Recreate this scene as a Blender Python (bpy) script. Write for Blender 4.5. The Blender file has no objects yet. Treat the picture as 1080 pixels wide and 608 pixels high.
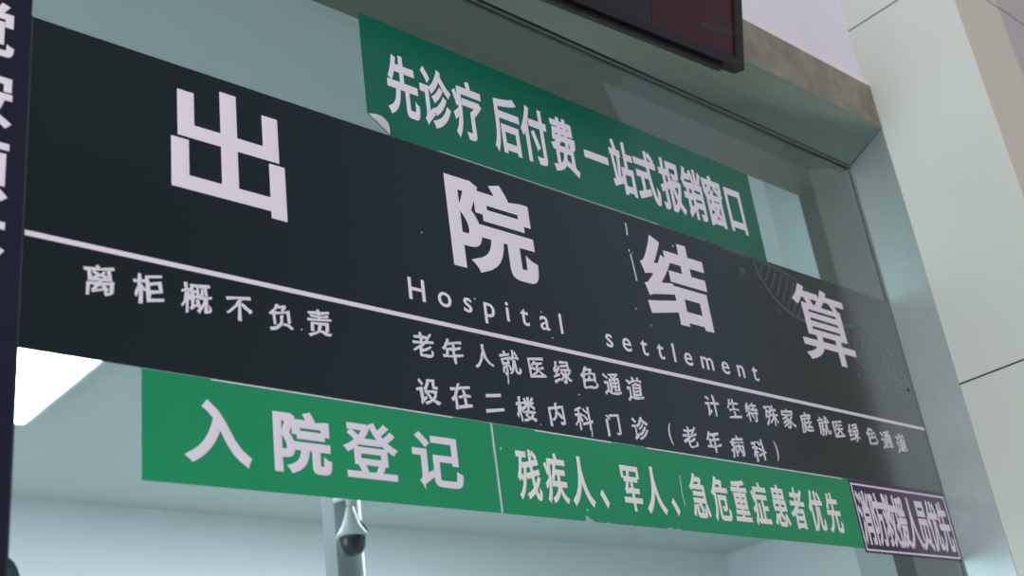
import bpy, bmesh, math, random
from mathutils import Matrix, Vector

random.seed(7)
SC = bpy.context.scene
COL = SC.collection

# ------------------------------------------------------------------ camera
cam_d = bpy.data.cameras.new('camera')
cam_d.sensor_width = 36.0
cam_d.lens = 1277.51 / 1080 * 36.0
cam_d.clip_start = 0.05
cam = bpy.data.objects.new('camera', cam_d)
COL.objects.link(cam)
RX = Vector((0.7465248, -0.65294733, -0.12790818))
DN = Vector((0.19050288, 0.39394733, -0.89917415))
FW = Vector((0.63750245, 0.64688893, 0.4184798))
m = Matrix.Identity(4)
for i in range(3):
    m[i][0] = RX[i]
    m[i][1] = -DN[i]
    m[i][2] = -FW[i]
m.translation = Vector((0, -1.8, 1.5))
cam.matrix_world = m
cam_d.dof.use_dof = True
cam_d.dof.focus_distance = 2.85
cam_d.dof.aperture_fstop = 3.2
SC.camera = cam

# ------------------------------------------------------------------ view + world + lamps and added fill lights
SC.view_settings.view_transform = 'Standard'
SC.view_settings.look = 'None'
SC.view_settings.exposure = 0.0
SC.view_settings.gamma = 1.0
SC.view_settings.use_curve_mapping = False
try:
    SC.cycles.use_denoising = True
    SC.cycles.max_bounces = 12
    SC.cycles.transparent_max_bounces = 12
except Exception:
    pass

wd = bpy.data.worlds.new('hall_daylight')
SC.world = wd
wd.use_nodes = True
bg = wd.node_tree.nodes['Background']
bg.inputs[0].default_value = (0.92, 0.95, 1.0, 1)
bg.inputs[1].default_value = 1.0
# the hall is brighter towards its right end, as an environment that varies with direction
wn = wd.node_tree.nodes
wl = wd.node_tree.links
wtc = wn.new('ShaderNodeTexCoord')
wsx = wn.new('ShaderNodeSeparateXYZ')
wmr = wn.new('ShaderNodeMapRange')
wmr.inputs[1].default_value = -1.0
wmr.inputs[2].default_value = 1.0
wrp = wn.new('ShaderNodeValToRGB')
wrp.color_ramp.interpolation = 'EASE'
els = wrp.color_ramp.elements
els[0].position, els[0].color = 0.35, (0.58, 0.58, 0.60, 1)
els[1].position, els[1].color = 0.64, (0.30, 0.31, 0.33, 1)
e3 = els.new(0.92)
e3.color = (0.60, 0.74, 0.88, 1)
wl.new(wtc.outputs['Generated'], wsx.inputs[0])
wl.new(wsx.outputs[0], wmr.inputs[0])
wl.new(wmr.outputs[0], wrp.inputs[0])
wl.new(wrp.outputs[0], bg.inputs[0])


def area_light(name, loc, target, sx, sy, power, color):
    d = bpy.data.lights.new(name, 'AREA')
    d.shape = 'RECTANGLE'
    d.size, d.size_y = sx, sy
    d.energy = power
    d.color = color
    o = bpy.data.objects.new(name, d)
    COL.objects.link(o)
    o.location = loc
    o.rotation_euler = (Vector(target) - Vector(loc)).to_track_quat('-Z', 'Y').to_euler()
    return o


area_light('hall_ceiling_lamp', (-3.4, -4.2, 5.2), (1.6, 0, 2.6), 3.0, 3.0, 190, (1.0, 0.945, 0.95))
area_light('hall_left_fill', (-6.5, -4.9, 4.2), (3.3, 0, 2.5), 3.4, 3.6, 200, (0.88, 0.95, 1.0))  # unseen light added far left to brighten the jamb and column
area_light('jamb_fill', (-6.0, -0.95, 2.5), (3.45, -0.1, 2.2), 1.7, 2.0, 190, (0.80, 0.91, 1.0))  # added to lighten the lower steel jamb, no window stands here
area_light('inner_ceiling_light', (4.2, 2.6, 3.62), (4.2, 2.6, 0), 2.4, 1.2, 165, (0.97, 0.975, 1.0))
area_light('inner_left_fill', (-3.7, 2.6, 2.2), (3.0, 2.4, 2.0), 3.6, 2.4, 105, (0.84, 0.93, 1.0))  # unseen fill added so the jamb reflects a brighter room


# ------------------------------------------------------------------ materials
def mat(name, color, rough=0.6, metal=0.0, spec=0.5, emit=None, estr=0.0, noise=None):
    """noise = (scale xyz, second colour, low, high, detail)"""
    k = bpy.data.materials.new(name)
    k.use_nodes = True
    nt = k.node_tree
    b = nt.nodes['Principled BSDF']
    b.inputs['Base Color'].default_value = (*color, 1)
    b.inputs['Roughness'].default_value = rough
    b.inputs['Metallic'].default_value = metal
    b.inputs['Specular IOR Level'].default_value = spec
    if emit:
        b.inputs['Emission Color'].default_value = (*emit, 1)
        b.inputs['Emission Strength'].default_value = estr
    if noise:
        sc, c2, lo, hi, det = noise
        tc = nt.nodes.new('ShaderNodeTexCoord')
        mp = nt.nodes.new('ShaderNodeMapping')
        mp.inputs['Scale'].default_value = sc
        nz = nt.nodes.new('ShaderNodeTexNoise')
        nz.inputs['Scale'].default_value = 1.0
        nz.inputs['Detail'].default_value = det
        rp = nt.nodes.new('ShaderNodeValToRGB')
        rp.color_ramp.elements[0].position = lo
        rp.color_ramp.elements[0].color = (*color, 1)
        rp.color_ramp.elements[1].position = hi
        rp.color_ramp.elements[1].color = (*c2, 1)
        nt.links.new(tc.outputs['Object'], mp.inputs[0])
        nt.links.new(mp.outputs[0], nz.inputs['Vector'])
        nt.links.new(nz.outputs[0], rp.inputs[0])
        nt.links.new(rp.outputs[0], b.inputs['Base Color'])
    return k


def glass_mat():
    k = bpy.data.materials.new('tinted_glass')
    k.use_nodes = True
    nt = k.node_tree
    for n in list(nt.nodes):
        nt.nodes.remove(n)
    out = nt.nodes.new('ShaderNodeOutputMaterial')
    mix = nt.nodes.new('ShaderNodeMixShader')
    fr = nt.nodes.new('ShaderNodeFresnel')
    fr.inputs[0].default_value = 1.40
    tr = nt.nodes.new('ShaderNodeBsdfTransparent')
    tr.inputs[0].default_value = (0.82, 0.91, 0.915, 1)
    gl = nt.nodes.new('ShaderNodeBsdfGlossy')
    gl.inputs['Roughness'].default_value = 0.02
    geo = nt.nodes.new('ShaderNodeNewGeometry')
    front = nt.nodes.new('ShaderNodeMath')
    front.operation = 'SUBTRACT'
    front.inputs[0].default_value = 1.0
    fac = nt.nodes.new('ShaderNodeMath')
    fac.operation = 'MULTIPLY'
    nt.links.new(geo.outputs['Backfacing'], front.inputs[1])
    nt.links.new(front.outputs[0], fac.inputs[0])
    nt.links.new(fr.outputs[0], fac.inputs[1])
    nt.links.new(fac.outputs[0], mix.inputs[0])
    nt.links.new(tr.outputs[0], mix.inputs[1])
    nt.links.new(gl.outputs[0], mix.inputs[2])
    nt.links.new(mix.outputs[0], out.inputs[0])
    return k


M = {
    'board': mat('dark_vinyl', (0.002, 0.008, 0.011), 0.22, 0, 0.34, noise=((0.6, 1, 1.2), (0.005, 0.011, 0.014), 0.4, 0.6, 1)),
    'navy': mat('navy_vinyl', (0.010, 0.012, 0.024), 0.35, 0, 0.2),
    'letter': mat('white_lettering', (0.72, 0.64, 0.72), 0.55, 0, 0.3),
    'letter_small': mat('brush_lettering', (0.66, 0.62, 0.67), 0.55, 0, 0.3),
    'letter_cream': mat('cream_lettering', (0.78, 0.72, 0.72), 0.55, 0, 0.3),
    'helix': mat('faint_helix_ink', (0.028, 0.046, 0.055), 0.35),
    'green_dark': mat('deep_green_vinyl', (0.004, 0.105, 0.060), 0.28, 0, 0.22, noise=((1.5, 1, 3), (0.005, 0.12, 0.07), 0.4, 0.7, 2)),
    'green': mat('bright_green_vinyl', (0.012, 0.235, 0.098), 0.33, 0, 0.2, noise=((2, 1, 4), (0.014, 0.26, 0.105), 0.4, 0.7, 2)),
    'purple': mat('purple_vinyl', (0.036, 0.013, 0.056), 0.30, 0, 0.2),
    'paper': mat('sticker_backing', (0.72, 0.70, 0.70), 0.6),
    'scratch': mat('bare_scratch', (0.55, 0.54, 0.57), 0.6),
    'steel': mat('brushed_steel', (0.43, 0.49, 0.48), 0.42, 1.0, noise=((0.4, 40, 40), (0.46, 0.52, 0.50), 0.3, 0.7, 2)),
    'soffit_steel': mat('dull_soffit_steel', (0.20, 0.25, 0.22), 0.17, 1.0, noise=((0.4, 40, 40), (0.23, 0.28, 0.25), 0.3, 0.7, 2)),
    'gasket': mat('dark_rubber_gasket', (0.11, 0.13, 0.12), 0.6),
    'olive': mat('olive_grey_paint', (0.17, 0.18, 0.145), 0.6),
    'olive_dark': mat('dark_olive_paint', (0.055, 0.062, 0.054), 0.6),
    'stone': mat('mottled_stone', (0.155, 0.140, 0.108), 0.7, noise=((9, 9, 7), (0.29, 0.265, 0.20), 0.35, 0.70, 5)),
    'plaster': mat('white_plaster', (0.74, 0.69, 0.77), 0.9),
    'ledge': mat('pinkish_plaster_edge', (0.80, 0.72, 0.76), 0.9),
    'panel': mat('offwhite_cladding', (0.475, 0.505, 0.455), 0.5),
    'beige': mat('beige_cladding', (0.59, 0.495, 0.40), 0.5),
    'mauve': mat('mauve_cladding', (0.43, 0.35, 0.33), 0.5),
    'joint': mat('dark_joint', (0.03, 0.028, 0.026), 0.8),
    'led_body': mat('black_plastic', (0.012, 0.010, 0.011), 0.5, 0, 0.25),
    'led_face': mat('dark_red_filter', (0.034, 0.002, 0.006), 0.3, 0, 0.25),
    'led_smoke': mat('smoked_filter', (0.013, 0.011, 0.013), 0.35, 0, 0.25),
    'led_cell': mat('grey_module_rib', (0.028, 0.018, 0.02), 0.4, 0, 0.25),
    'inner_wall': mat('inner_white_paint', (0.82, 0.84, 0.86), 0.9),
    'inner_ceiling': mat('inner_ceiling_paint', (0.60, 0.66, 0.645), 0.9),
    'inner_plaster': mat('inner_grey_plaster', (0.50, 0.57, 0.56), 0.9),
    'lamp': mat('lamp_diffuser', (0.9, 0.9, 0.9), 0.5, emit=(0.94, 0.98, 1.0), estr=17.0),
    'white_metal': mat('white_painted_metal', (0.75, 0.77, 0.78), 0.4),
    'grey_paint': mat('grey_painted_pillar', (0.36, 0.40, 0.40), 0.6),
    'dark_glass': mat('dark_dome', (0.02, 0.03, 0.035), 0.15),
    'teal_paint': mat('dark_teal_paint', (0.03, 0.14, 0.145), 0.4),
    'floor': mat('grey_terrazzo', (0.34, 0.34, 0.33), 0.4, noise=((30, 30, 30), (0.44, 0.44, 0.42), 0.45, 0.6, 3)),
    'glass': glass_mat(),
}


# ------------------------------------------------------------------ mesh helpers
def link(name, bm, material, parent=None, smooth=False):
    me = bpy.data.meshes.new(name)
    bmesh.ops.recalc_face_normals(bm, faces=bm.faces)
    bm.to_mesh(me)
    bm.free()
    for k in (material if isinstance(material, (list, tuple)) else [material]):
        me.materials.append(k)
    if smooth:
        for f in me.polygons:
            f.use_smooth = True
    o = bpy.data.objects.new(name, me)
    COL.objects.link(o)
    if parent:
        o.parent = parent
        o.matrix_parent_inverse = parent.matrix_world.inverted()
    return o


def add_box(bm, x0, x1, y0, y1, z0, z1, bevel=0.0, mi=0):
    r = bmesh.ops.create_cube(bm, size=1)
    vs = r['verts']
    for v in vs:
        v.co = Vector(((x0 + x1) / 2 + v.co.x * (x1 - x0), (y0 + y1) / 2 + v.co.y * (y1 - y0), (z0 + z1) / 2 + v.co.z * (z1 - z0)))
    fs = set(f for v in vs for f in v.link_faces)
    for f in fs:
        f.material_index = mi
    if bevel:
        es = list(set(e for v in vs for e in v.link_edges))
        bmesh.ops.bevel(bm, geom=es, offset=bevel, segments=2, affect='EDGES', profile=0.7)
    return bm


def box(*a, **k):
    return add_box(bmesh.new(), *a, **k)


def add_prism_xz(bm, pts, y0, y1):
    """outline in the wall plane given thickness"""
    a = [bm.verts.new((x, y0, z)) for x, z in pts]
    b = [bm.verts.new((x, y1, z)) for x, z in pts]
    bm.faces.new(a)
    bm.faces.new(b[::-1])
    n = len(pts)
    for i in range(n):
        bm.faces.new((a[i], b[i], b[(i + 1) % n], a[(i + 1) % n]))
    return bm


def add_prism_yz(bm, pts, x0, x1):
    a = [bm.verts.new((x0, y, z)) for y, z in pts]
    b = [bm.verts.new((x1, y, z)) for y, z in pts]
    bm.faces.new(a)
    bm.faces.new(b[::-1])
    n = len(pts)
    for i in range(n):
        bm.faces.new((a[i], b[i], b[(i + 1) % n], a[(i + 1) % n]))
    return bm


def add_tube(bm, pts, r, seg=14):
    pts = [Vector(p) for p in pts]
    rings = []
    up = Vector((0.31, 0.77, 0.55)).normalized()
    for i, p in enumerate(pts):
        t = (pts[min(i + 1, len(pts) - 1)] - pts[max(i - 1, 0)]).normalized()
        n = up.cross(t).normalized()
        b = t.cross(n)
        rr = r[i] if isinstance(r, (list, tuple)) else r
        rings.append([bm.verts.new(p + rr * (math.cos(q) * n + math.sin(q) * b)) for q in [2 * math.pi * k / seg for k in range(seg)]])
    for a, c in zip(rings, rings[1:]):
        for k in range(seg):
            bm.faces.new((a[k], a[(k + 1) % seg], c[(k + 1) % seg], c[k]))
    bm.faces.new(rings[0])
    bm.faces.new(rings[-1][::-1])
    return bm


def add_lathe(bm, prof, centre, seg=28):
    """prof = [(radius, z)], axis vertical"""
    cx, cy, cz = centre
    rings = []
    for r, z in prof:
        rings.append([bm.verts.new((cx + r * math.cos(2 * math.pi * k / seg), cy + r * math.sin(2 * math.pi * k / seg), cz + z)) for k in range(seg)])
    for a, c in zip(rings, rings[1:]):
        for k in range(seg):
            bm.faces.new((a[k], a[(k + 1) % seg], c[(k + 1) % seg], c[k]))
    bm.faces.new(rings[0])
    bm.faces.new(rings[-1][::-1])
    return bm


def thing(name, loc, label, cat, group=None):
    o = bpy.data.objects.new(name, None)
    o.empty_display_size = 0.1
    o.location = loc
    COL.objects.link(o)
    bpy.context.view_layer.update()
    o['label'] = label
    o['category'] = cat
    if group:
        o['group'] = group
    return o


def struct(name, bm, material, parent=None, smooth=False):
    o = link(name, bm, material, parent, smooth)
    if parent is None:
        o['kind'] = 'structure'
    return o


_glyphs = {}


def glyph(ch, bold):
    """flat outline of one written character as a small solid, in an em square"""
    key = (ch, bold)
    if key not in _glyphs:
        c = bpy.data.curves.new('glyph', 'FONT')
        c.body = ch
        c.size = 1.0
        c.bevel_depth = bold
        c.bevel_resolution = 0
        c.extrude = 0.5
        c.resolution_u = 6
        o = bpy.data.objects.new('glyph', c)
        COL.objects.link(o)
        dg = bpy.context.evaluated_depsgraph_get()
        me = bpy.data.meshes.new_from_object(o.evaluated_get(dg))
        bpy.data.objects.remove(o)
        bpy.data.curves.remove(c)
        _glyphs[key] = me
    return _glyphs[key]


def add_glyph(bm, ch, cx, cz, w, h, y0, thick=0.0006, bold=0.02, slant=0.0, rough=0.0, fit=False, rise=0.0, em=(0.0, 1.0, -0.12, 0.88)):
    me = glyph(ch, bold)
    xs = [v.co.x for v in me.vertices]
    ys = [v.co.y for v in me.vertices]
    if fit:
        bx = (min(xs), max(xs), min(ys), max(ys))
    else:
        bx = em
    vm = []
    ph = random.uniform(0, 9)
    for v in me.vertices:
        u = (v.co.x - bx[0]) / (bx[1] - bx[0]) - 0.5
        t = (v.co.y - bx[2]) / (bx[3] - bx[2]) - 0.5
        if rough:
            u0, t0 = u, t
            u += rough * (math.sin(7 * t0 + ph) + 0.8 * math.sin(13 * u0 + 17 * t0 + 2 * ph))
            t += rough * (math.sin(6 * u0 + 2.2 * ph) + 0.8 * math.sin(15 * t0 - 11 * u0 + ph))
        t += rise * u
        u += slant * t
        vm.append(bm.verts.new((cx + u * w, y0 - thick * (1.0 if v.co.z > 0.501 else (0.55 if v.co.z > 0.0 else 0.0)), cz + t * h)))
    for p in me.polygons:
        try:
            bm.faces.new([vm[i] for i in p.vertices])
        except ValueError:
            pass
    return bm


# ------------------------------------------------------------------ the setting
X0, X1 = 0.659, 3.500            # window opening, left and right
YF, YI = -0.155, 0.222           # outer and inner face of the wall around it
ZS, ZF, ZB = 3.498, 3.576, 1.10  # glass head, outer edge of the sloping soffit, sill
CEIL = 3.66

struct('floor', box(-4, 9, -6, 5.3, -0.1, 0.0), M['floor'])
# wall around the opening
struct('wall_upper', box(-4, X1, YF + 0.018, YI, 3.748, 5.6), M['plaster'])
struct('wall_left', box(-4, X0, 0.0, YI, 0.0, 3.748), M['plaster'])
struct('wall_lower', box(X0, X1, YF, YI, 0.0, ZB), M['panel'])
# stone band above the window
bm = bmesh.new()
add_prism_yz(bm, [(YF, ZF), (YF, 3.748), (YI, 3.748), (YI, ZS + 0.004), (0.0, ZS + 0.004)], -4, X1)
struct('trim_1', bm, M['stone'])
struct('trim_2', box(-4, X1, YF + 0.004, YF + 0.018, 3.748, 3.775), M['ledge'])

# window: steel reveal, gaskets, glass
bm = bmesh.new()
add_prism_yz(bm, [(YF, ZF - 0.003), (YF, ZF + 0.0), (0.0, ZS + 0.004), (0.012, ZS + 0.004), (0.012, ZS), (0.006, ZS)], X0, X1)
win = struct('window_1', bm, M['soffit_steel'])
win.name = 'window_1'
link('jamb', box(X1 - 0.004, X1, YF + 0.001, 0.012, ZB, ZS), M['steel'], win)
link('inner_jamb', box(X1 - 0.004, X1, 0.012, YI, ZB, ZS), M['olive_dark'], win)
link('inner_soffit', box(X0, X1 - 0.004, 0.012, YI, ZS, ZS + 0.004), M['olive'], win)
bm = bmesh.new()
add_prism_yz(bm, [(YF + 0.001, ZS), (YF + 0.001, ZF - 0.004), (0.0, ZS)], X1 - 0.004, X1)
link('jamb', bm, M['steel'], win)
link('gasket', box(X0, X1 - 0.004, -0.006, 0.016, ZS - 0.006, ZS), M['gasket'], win)
link('gasket', box(X1 - 0.009, X1 - 0.004, -0.004, 0.014, ZB, ZS - 0.006), M['gasket'], win)
link('sill', box(X0, X1, YF - 0.05, YI + 0.05, ZB - 0.03, ZB), M['steel'], win)
link('pane', box(X0, X1 - 0.009, 0.001, 0.011, ZB, ZS - 0.006), M['glass'], win)

# clad column to the right of the window
bm = bmesh.new()
YC = -0.526
zs = [0.0, 1.264, 2.630, 3.996, 5.6]
g = 0.003
add_box(bm, X1 + 0.012, 6.5, YC + 0.012, YI, 0.0, 5.6, mi=3)
for a, b in zip(zs, zs[1:]):
    add_box(bm, X1, X1 + 0.012, YC + 0.002, YI, a + g, b - g, mi=0)
    add_box(bm, X1, 3.873, YC, YC + 0.002, a + g, b - g, mi=1)
    add_box(bm, 3.8745, 5.2, YC - 0.002, YC + 0.012, a + g, b - g, mi=2)
    add_box(bm, 5.203, 6.5, YC, YC + 0.012, a + g, b - g, mi=2)
struct('wall_right', bm, [M['panel'], M['beige'], M['mauve'], M['joint']])

# room behind the glass
struct('wall_back', box(-4, 9, 4.95, 5.1, 0.0, CEIL + 0.1), M['inner_wall'])
struct('ceiling', box(-4, 9, YI, 4.95, CEIL, CEIL + 0.1), M['inner_ceiling'])
struct('wall_inner', box(8.85, 9, YI, 4.95, 0.0, CEIL), M['inner_wall'])
struct('wall_outer', box(-4, -3.85, YI, 4.95, 0.0, CEIL), M['inner_wall'])
struct('wall_side', box(X1, 8.85, YI, YI + 0.13, 0.0, CEIL), M['inner_plaster'])

# ------------------------------------------------------------------ main dark signboard
TH = 0.0025
SX0, SX1, SZ0, SZ1 = 0.6605, 3.489, 2.322, 2.976
sign = thing('hospital_signboard', (2.08, 0.0, SZ0),
             'long dark signboard film on the glass with large white characters and English words Hospital settlement', 'sign')
link('board', box(SX0, SX1, -TH, 0.0, SZ0, SZ1), M['board'], sign)
FY = -TH - 0.0001

# faint double helix printed at the right end
HELIX_UP = [(2.62, 2.972), (2.70, 2.970), (2.79, 2.968), (2.88, 2.960), (2.955, 2.946), (3.02, 2.915), (3.07, 2.87), (3.10, 2.82), (3.14, 2.765), (3.20, 2.715), (3.261, 2.684), (3.353, 2.667), (3.43, 2.664), (3.478, 2.655)]
HELIX_DN = [(2.765, 2.968), (2.775, 2.93), (2.793, 2.895), (2.83, 2.853), (2.885, 2.822), (2.951, 2.806), (3.03, 2.808), (3.10, 2.822), (3.185, 2.834), (3.25, 2.838), (3.316, 2.824), (3.385, 2.79), (3.428, 2.745), (3.452, 2.69), (3.462, 2.64)]


def lerp_poly(pts, t):
    f = t * (len(pts) - 1)
    i = min(int(f), len(pts) - 2)
    f -= i
    return (pts[i][0] * (1 - f) + pts[i + 1][0] * f, pts[i][1] * (1 - f) + pts[i + 1][1] * f)


def ribbon(bm, pts, w, y, thick=0.0002):
    L, R = [], []
    for i, p in enumerate(pts):
        a = pts[max(i - 1, 0)]
        b = pts[min(i + 1, len(pts) - 1)]
        d = Vector((b[0] - a[0], b[1] - a[1])).normalized()
        n = Vector((-d.y, d.x)) * w / 2
        L.append((p[0] + n.x, p[1] + n.y))
        R.append((p[0] - n.x, p[1] - n.y))
    for i in range(len(pts) - 1):
        q = [L[i], L[i + 1], R[i + 1], R[i]]
        add_prism_xz(bm, q, y - thick, y)


def smooth_poly(pts, n=6):
    out = []
    for i in range(len(pts) - 1):
        p0, p1, p2, p3 = pts[max(i - 1, 0)], pts[i], pts[i + 1], pts[min(i + 2, len(pts) - 1)]
        for k in range(n):
            t = k / n
            out.append(tuple(0.5 * (2 * p1[j] + (p2[j] - p0[j]) * t + (2 * p0[j] - 5 * p1[j] + 4 * p2[j] - p3[j]) * t * t + (3 * p1[j] - p0[j] - 3 * p2[j] + p3[j]) * t ** 3) for j in (0, 1)))
    out.append(pts[-1])
    return out


HU, HD = smooth_poly(HELIX_UP), smooth_poly(HELIX_DN)
for h, w in ((HU, 0.010), (HD, 0.012)):
    bm = bmesh.new()
    ribbon(bm, h, w, FY)
    bmesh.ops.remove_doubles(bm, verts=bm.verts, dist=0.0001)
    link('helix_strand', bm, M['helix'], sign)
for k in range(8):
    t = k / 7
    a = (2.805 + 0.15 * t, 2.962 - 0.012 * t - 0.03 * t * t)
    b = (2.787 + 0.125 * t, 2.905 - 0.10 * t + 0.012 * t * t)
    a = (2.815 + 0.195 * t, 2.964 - 0.036 * t - 0.012 * t * t)
    b = (2.782 + 0.15 * t, 2.925 - 0.16 * t + 0.05 * t * t)
    bm = bmesh.new()
    ribbon(bm, [a, b], 0.007, FY)
    link('helix_rung', bm, M['helix'], sign)
for k in range(10):
    t = k / 9
    a = lerp_poly([(3.19, 2.83), (3.316, 2.818), (3.40, 2.765), (3.443, 2.70)], t)
    b = lerp_poly([(3.165, 2.745), (3.23, 2.702), (3.33, 2.675), (3.415, 2.668)], t)
    bm = bmesh.new()
    ribbon(bm, [a, b], 0.007, FY)
    link('helix_rung', bm, M['helix'], sign)
for x, z, r in [(2.699, 2.915, 0.011), (2.772, 2.877, 0.005), (2.837, 2.816, 0.007), (2.762, 2.912, 0.004), (3.264, 2.852, 0.015), (3.382, 2.829, 0.013), (3.44, 2.778, 0.010), (3.295, 2.641, 0.014), (3.183, 2.665, 0.008), (3.40, 2.643, 0.007)]:
    bm = bmesh.new()
    add_prism_xz(bm, [(x + r * math.cos(a), z + r * math.sin(a)) for a in [2 * math.pi * k / 16 for k in range(16)]], FY - 0.0002, FY)
    link('helix_dot', bm, M['helix'], sign)

LY = FY - 0.0003
link('rule_line', box(0.662, 3.488, LY - 0.0005, LY, 2.5258, 2.5358), M['letter'], sign)
for ch, cx, cz, w, h in [('出', 1.0525, 2.8130, 0.249, 0.262), ('院', 1.7355, 2.8085, 0.263, 0.253), ('结', 2.3815, 2.8080, 0.266, 0.252), ('算', 3.0595, 2.8075, 0.277, 0.251)]:
    link('large_character', add_glyph(bmesh.new(), ch, cx, cz, w, h, LY, bold={'出': 0.020, '院': 0.033, '结': 0.030, '算': 0.012}[ch], fit=True), M['letter'], sign)


def english(word, xa, xb, zbase, cap):
    size = cap / 0.73
    ws = []
    for ch in word:
        me = glyph(ch, 0.009)
        xs = [v.co.x for v in me.vertices]
        ws.append((min(xs), max(xs)))
    tot = sum((b - a) for a, b in ws) * size
    gap = (xb - xa - tot) / (len(word) - 1)
    x = xa
    for ch, (a, b) in zip(word, ws):
        w = (b - a) * size
        link('english_letter', add_glyph(bmesh.new(), ch, x + w / 2 - ((a + b) / 2 - 0.5) * size, zbase + 0.38 * size, size, size, LY, bold=0.009), M['letter'], sign)
        x += w + gap


english('Hospital', 1.467, 1.918, 2.574, 0.054)
english('settlement', 2.062, 2.660, 2.568, 0.054)

BRUSH = [
    [('离', 0.7923, 2.4706, 1), ('柜', 0.8828, 2.4741, 1), ('概', 0.9744, 2.4739, 1.05), ('不', 1.061, 2.4709, .95), ('负', 1.1508, 2.4704, .97), ('责', 1.2365, 2.4732, 1)],
    [('老', 1.4914, 2.472, 1), ('年', 1.5699, 2.4712, 1), ('人', 1.6559, 2.4742, .95), ('就', 1.7326, 2.4708, 1), ('医', 1.8112, 2.4713, .93), ('绿', 1.8923, 2.4734, 1), ('色', 1.9795, 2.4727, 1), ('通', 2.057, 2.4695, 1), ('道', 2.1347, 2.4679, 1.03)],
    [('设', 1.4905, 2.3677, 1), ('在', 1.5798, 2.3716, 1), ('二', 1.6697, 2.3679, .95), ('楼', 1.7615, 2.3654, 1), ('内', 1.8554, 2.3671, .95), ('科', 1.9404, 2.3673, 1), ('门', 2.0363, 2.3642, .93), ('诊', 2.1284, 2.3664, 1)],
    [('(', 2.237, 2.3657, 1), ('老', 2.3118, 2.3663, .97), ('年', 2.4019, 2.3651, 1), ('病', 2.4963, 2.3629, 1), ('科', 2.5863, 2.3621, 1), (')', 2.6641, 2.3678, 1)],
    [('计', 2.4265, 2.4651, 1), ('生', 2.5155, 2.4685, .95), ('特', 2.5918, 2.4687, .95), ('殊', 2.6777, 2.4716, 1), ('家', 2.7534, 2.4719, 1), ('庭', 2.8381, 2.4711, 1), ('就', 2.923, 2.4716, 1), ('医', 2.9933, 2.4714, .95), ('绿', 3.071, 2.4692, .97), ('色', 3.1654, 2.4706, .97), ('通', 3.2436, 2.4678, 1), ('道', 3.3229, 2.4656, 1)],
]
for row in BRUSH:
    for ch, cx, cz, s in row:
        bm = bmesh.new()
        if ch in '()':
            add_glyph(bm, ch, cx, cz, 0.012, 0.056, LY, bold=0.002, fit=True)
        else:
            add_glyph(bm, ch, cx, cz, 0.060 * s, 0.060 * s, LY, bold=0.019, rough=0.019, rise=0.16, slant=-0.04)
        link('brush_character', bm, M['letter_small'], sign)

# bare scratches and specks in the film
for pts, w in [([(2.219, 2.948), (2.220, 2.93), (2.217, 2.911)], 0.005), ([(2.216, 2.856), (2.219, 2.82), (2.221, 2.778)], 0.0052),
               ([(1.7215, 2.444), (1.7205, 2.43), (1.7195, 2.4185)], 0.004), ([(1.961, 2.345), (1.960, 2.335), (1.9585, 2.325)], 0.0035),
               ([(2.212, 2.868), (2.214, 2.862)], 0.005), ([(2.401, 2.926), (2.402, 2.920)], 0.005), ([(2.225, 2.862), (2.226, 2.859)], 0.003)]:
    bm = bmesh.new()
    ribbon(bm, pts, w, FY, 0.0002)
    bmesh.ops.remove_doubles(bm, verts=bm.verts, dist=0.0001)
    link('scratch_mark', bm, M['scratch'], sign)
for x, z, r in [(1.52, 2.745, .0018), (1.652, 2.611, .0022), (1.854, 2.618, .002), (1.879, 2.557, .002), (2.197, 2.695, .0024), (2.244, 2.657, .0022), (1.937, 2.425, .0022), (1.195, 2.452, .0018), (1.80, 2.335, .0015)]:
    bm = bmesh.new()
    add_prism_xz(bm, [(x + r * math.cos(a), z + r * math.sin(a)) for a in [2 * math.pi * k / 8 for k in range(8)]], FY - 0.0002, FY)
    link('speck', bm, M['scratch'], sign)

# ------------------------------------------------------------------ banners
BY = -0.0016
BL = BY - 0.0002

up = thing('green_banner', (2.1, 0.0, 2.978), 'deep green banner above the dark signboard with a peeling lower left corner', 'banner', None)
bm = bmesh.new()
add_prism_xz(bm, [(1.403, 3.297), (2.845, 3.278), (2.840, 2.9785), (1.461, 2.9785), (1.403, 3.018)], BY, 0.0)
link('banner_film', bm, M['green_dark'], up)
# curled flap at the corner
bm = bmesh.new()
N = 8
fl, fr = [], []
a0, a1 = Vector((1.403, 0, 3.018)), Vector((1.461, 0, 2.9785))
tip_dir = Vector((0.62, 0, 0.78)) * 0.017
for i in range(N + 1):
    t = i / N
    off = tip_dir * t + Vector((0, BY - 0.012 * math.sin(t * 2.2), 0))
    mid = (a0 + a1) / 2
    fl.append(bm.verts.new(a0.lerp(mid, t * 0.97) + off))
    fr.append(bm.verts.new(a1.lerp(mid, t * 0.97) + off))
for i in range(N):
    bm.faces.new((fl[i], fr[i], fr[i + 1], fl[i + 1]))
r = bmesh.ops.solidify(bm, geom=bm.faces[:], thickness=0.0004)
link('peeled_corner', bm, M['paper'], up, True)
link('edge_strip', box(1.60, 2.36, BY - 0.0003, BY, 2.979, 2.9803), M['letter'], up)
for ch, cx in zip('先诊疗后付费一站式报销窗口', [1.512, 1.609, 1.710, 1.834, 1.929, 2.032, 2.152, 2.253, 2.349, 2.452, 2.549, 2.641, 2.738]):
    link('character', add_glyph(bmesh.new(), ch, cx, 3.128, 0.094, 0.176, BL, bold=0.026), M['letter'], up)

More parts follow.
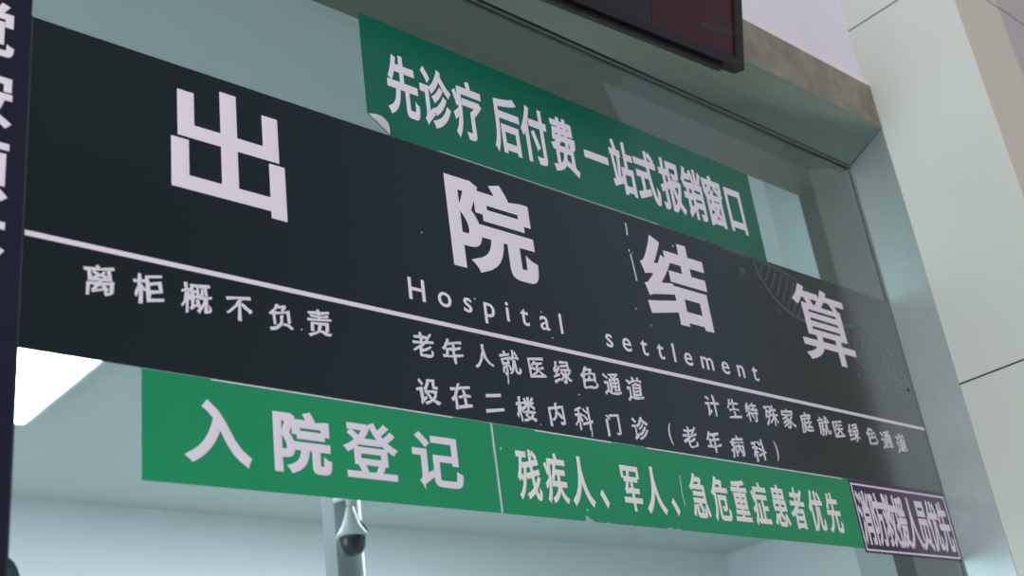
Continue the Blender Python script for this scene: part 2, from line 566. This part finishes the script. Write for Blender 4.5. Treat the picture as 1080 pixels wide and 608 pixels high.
ba = thing('green_banner', (1.26, 0.0, 2.122), 'bright green banner with four characters below the signboard, leftmost of the lower row', 'banner')
bm = bmesh.new()
add_prism_xz(bm, [(0.870, 2.3205), (1.6505, 2.3205), (1.6505, 2.1255), (0.870, 2.1235)], BY, 0.0)
link('banner_film', bm, M['green'], ba)
link('edge_strip', box(1.0, 1.55, BY - 0.0003, BY, 2.3185, 2.3205), M['letter'], ba)
for ch, cx, w in [('入', 1.012, .128), ('院', 1.180, .128), ('登', 1.336, .125), ('记', 1.497, .130)]:
    link('character', add_glyph(bmesh.new(), ch, cx, 2.2225, w, 0.120, BL, bold={'入': 0.032, '院': 0.034}.get(ch, 0.023)), M['letter'], ba)

bb = thing('green_banner', (2.3, 0.0, 2.122), 'wide bright green banner with fifteen narrow characters between four-character banner and purple sign', 'banner')
bm = bmesh.new()
out = [(1.6535, 2.3205), (2.977, 2.3205), (2.977, 2.124), (2.22, 2.126), (2.2, 2.1305), (2.195, 2.126), (2.175, 2.131), (2.16, 2.126), (1.975, 2.126), (1.968, 2.130), (1.962, 2.126), (1.925, 2.126), (1.905, 2.1375), (1.897, 2.138), (1.896, 2.126), (1.6535, 2.1255)]
add_prism_xz(bm, out, BY, 0.0)
link('banner_film', bm, M['green'], bb)
for q in [(1.6535, 1.6562, 2.1265, 2.3195), (1.78, 2.02, 2.3180, 2.3205), (2.14, 2.95, 2.3180, 2.3205)]:
    link('edge_strip', box(q[0], q[1], BY - 0.0003, BY, q[2], q[3]), M['letter'], bb)
for ch, cx in zip('残疾人、军人、急危重症患者优先', [1.744, 1.823, 1.901, 1.988, 2.063, 2.141, 2.228, 2.303, 2.384, 2.463, 2.543, 2.625, 2.703, 2.787, 2.866]):
    link('character', add_glyph(bmesh.new(), ch, cx, 2.2155, 0.067, 0.117, BL, bold=0.034 if ch in '人、' else 0.022), M['letter_cream'], bb)
for pts, w in [([(2.243, 2.262), (2.240, 2.22), (2.242, 2.185)], 0.0022), ([(1.672, 2.268), (1.673, 2.264)], 0.004), ([(1.905, 2.153), (1.907, 2.149)], 0.004)]:
    bm = bmesh.new()
    ribbon(bm, pts, w, BY, 0.0002)
    bmesh.ops.remove_doubles(bm, verts=bm.verts, dist=0.0001)
    link('scratch_mark', bm, M['scratch'], bb)

pu = thing('purple_sign', (3.235, 0.0, 2.115), 'small purple sign with a thin pale border at the right end of the lower row', 'sign')
link('sign_film', box(2.979, 3.4895, BY - 0.0004, 0.0, 2.113, 2.3205), M['purple'], pu)
PB = BY - 0.0005
for b4 in [(2.984, 3.4885, 2.306, 2.3115), (2.984, 3.4885, 2.118, 2.1235), (2.984, 2.989, 2.1235, 2.306), (3.4835, 3.4885, 2.1235, 2.306)]:
    link('border_line', box(b4[0], b4[1], PB - 0.0003, PB, b4[2], b4[3]), M['letter'], pu)
for i, ch in enumerate('消防救援人员优先'):
    link('character', add_glyph(bmesh.new(), ch, 3.0225 + i * 0.0605, 2.2135, 0.063, 0.160, PB, bold=0.026), M['letter'], pu)

# vertical sign on the pier at the left
lv = thing('vertical_sign', (0.53, 0.0, 1.7), 'dark navy vertical sign on the pier left of the glass with white characters', 'sign')
link('board', box(0.395, 0.656, -0.007, -0.0005, 1.70, 3.45, bevel=0.002), M['navy'], lv)
for ch, cz in [('觉', 2.922), ('按', 2.779), ('顺', 2.636), ('序', 2.493)]:
    link('character', add_glyph(bmesh.new(), ch, 0.572, cz, 0.118, 0.122, -0.0072, bold=0.022), M['letter'], lv)
link('edge_strip', box(0.6565, 0.6600, -0.004, -0.0005, 1.70, 2.976), M['helix'], lv)

# ------------------------------------------------------------------ LED display hanging in front of the stone band
led = thing('led_display', (2.577, -0.234, 3.42), 'dark red LED display board hanging tilted in front of the stone band', 'display')
LW, LH, LD = 1.30, 0.36, 0.028


def led_box(name, x0, x1, y0, y1, z0, z1, mt, bevel=0.0):
    o = link(name, box(x0, x1, y0, y1, z0, z1, bevel=bevel), M[mt])
    o.parent = led
    return o


led_box('housing', -LW, 0, 0.0, LD, 0, LH, 'led_body', 0.006)
bm = bmesh.new()
fw = 0.030
for q in [(-LW, 0, 0, fw), (-LW, 0, LH - fw, LH), (-LW, -LW + fw, fw, LH - fw), (-fw, 0, fw, LH - fw)]:
    add_box(bm, q[0], q[1], -0.012, 0.004, q[2], q[3], bevel=0.003)
o = link('bezel', bm, M['led_body'])
o.parent = led
led_box('screen', -0.36, -fw, -0.004, 0.001, fw, LH - fw, 'led_face')
led_box('screen', -LW + fw, -0.362, -0.004, 0.001, fw, LH - fw, 'led_smoke')
for z0, xa, xb in [(0.085, -0.17, -fw), (0.185, -0.27, -0.10), (0.27, -0.34, -0.16)]:
    o = link('module_rib', add_prism_xz(bmesh.new(), [(xa, z0), (xb, z0 + 0.012), (xb, z0 + 0.030), (xa, z0 + 0.014)], -0.0046, -0.004), M['led_cell'])
    o.parent = led
led_box('bottom_rail', -LW + 0.02, -0.075, 0.002, 0.022, -0.014, 0.0, 'led_body', 0.002)
led.rotation_euler = (math.radians(13), 0, math.radians(-3.6))
bpy.context.view_layer.update()
for x in (2.28, 1.6):
    link('bracket', box(x - 0.02, x + 0.02, -0.22, YF + 0.018, 3.80, 3.83), M['led_body'], led)

# ------------------------------------------------------------------ things in the room behind the glass
lamp = thing('ceiling_lamp', (1.765, 3.12, CEIL), 'bright square ceiling lamp seen through the glass at lower left', 'lamp')
link('lamp_frame', box(1.43, 2.09, 2.50, 3.73, CEIL - 0.03, CEIL - 0.001, bevel=0.004), M['white_metal'], lamp)
link('diffuser', box(1.46, 2.06, 2.53, 3.70, CEIL - 0.036, CEIL - 0.03), M['lamp'], lamp)

PX, PY = 2.486, 1.80
post = thing('grey_pillar', (PX + 0.06, PY + 0.04, 0), 'slim grey pillar behind the glass below the left green banner', 'pillar')
link('shaft', box(PX, PX + 0.070, PY, PY + 0.08, 0, CEIL - 0.001, bevel=0.006), M['grey_paint'], post)
link('conduit_pipe', add_tube(bmesh.new(), [(PX + 0.110, PY + 0.05, 0.0), (PX + 0.110, PY + 0.05, CEIL - 0.002)], 0.036), M['white_metal'], post, True)

cx, cy, cz = 2.485, PY - 0.10, 2.575
cctv = thing('security_camera', (cx, cy, cz), 'white security camera with dark dome fixed to the grey pillar', 'camera')
link('housing', add_lathe(bmesh.new(), [(0.056, 0.0), (0.056, 0.010), (0.036, 0.040), (0.022, 0.075), (0.014, 0.11)], (cx, cy, cz)), M['white_metal'], cctv, True)
link('dome', add_lathe(bmesh.new(), [(0.012, -0.066), (0.034, -0.058), (0.045, -0.036), (0.048, -0.008), (0.048, -0.001)], (cx, cy, cz)), M['dark_glass'], cctv, True)
link('arm', add_tube(bmesh.new(), [(cx, cy, cz + 0.10), (cx, cy, cz + 0.14), (cx + 0.008, cy + 0.04, cz + 0.165), (cx + 0.01, PY - 0.001, cz + 0.165)], 0.013), M['white_metal'], cctv, True)
link('bracket', add_tube(bmesh.new(), [(cx + 0.015, cy + 0.005, cz + 0.085), (cx + 0.06, cy + 0.03, cz + 0.070), (cx + 0.11, PY - 0.036, cz + 0.052)], 0.007), M['dark_glass'], cctv, True)

arch = thing('arched_pipe', (0.748, 0.30, 0), 'dark teal arched pipe at the lower left corner behind the glass', 'pipe')
ax, az, ar = 0.748, 2.026, 0.030
pts = [(ax + ar, 0.30, 0.0), (ax + ar, 0.30, az)] + [(ax + ar * math.cos(a), 0.30, az + ar * math.sin(a)) for a in [math.pi * k / 12 for k in range(1, 13)]] + [(ax - ar, 0.30, 0.0)]
link('pipe', add_tube(bmesh.new(), pts, 0.016), M['teal_paint'], arch, True)
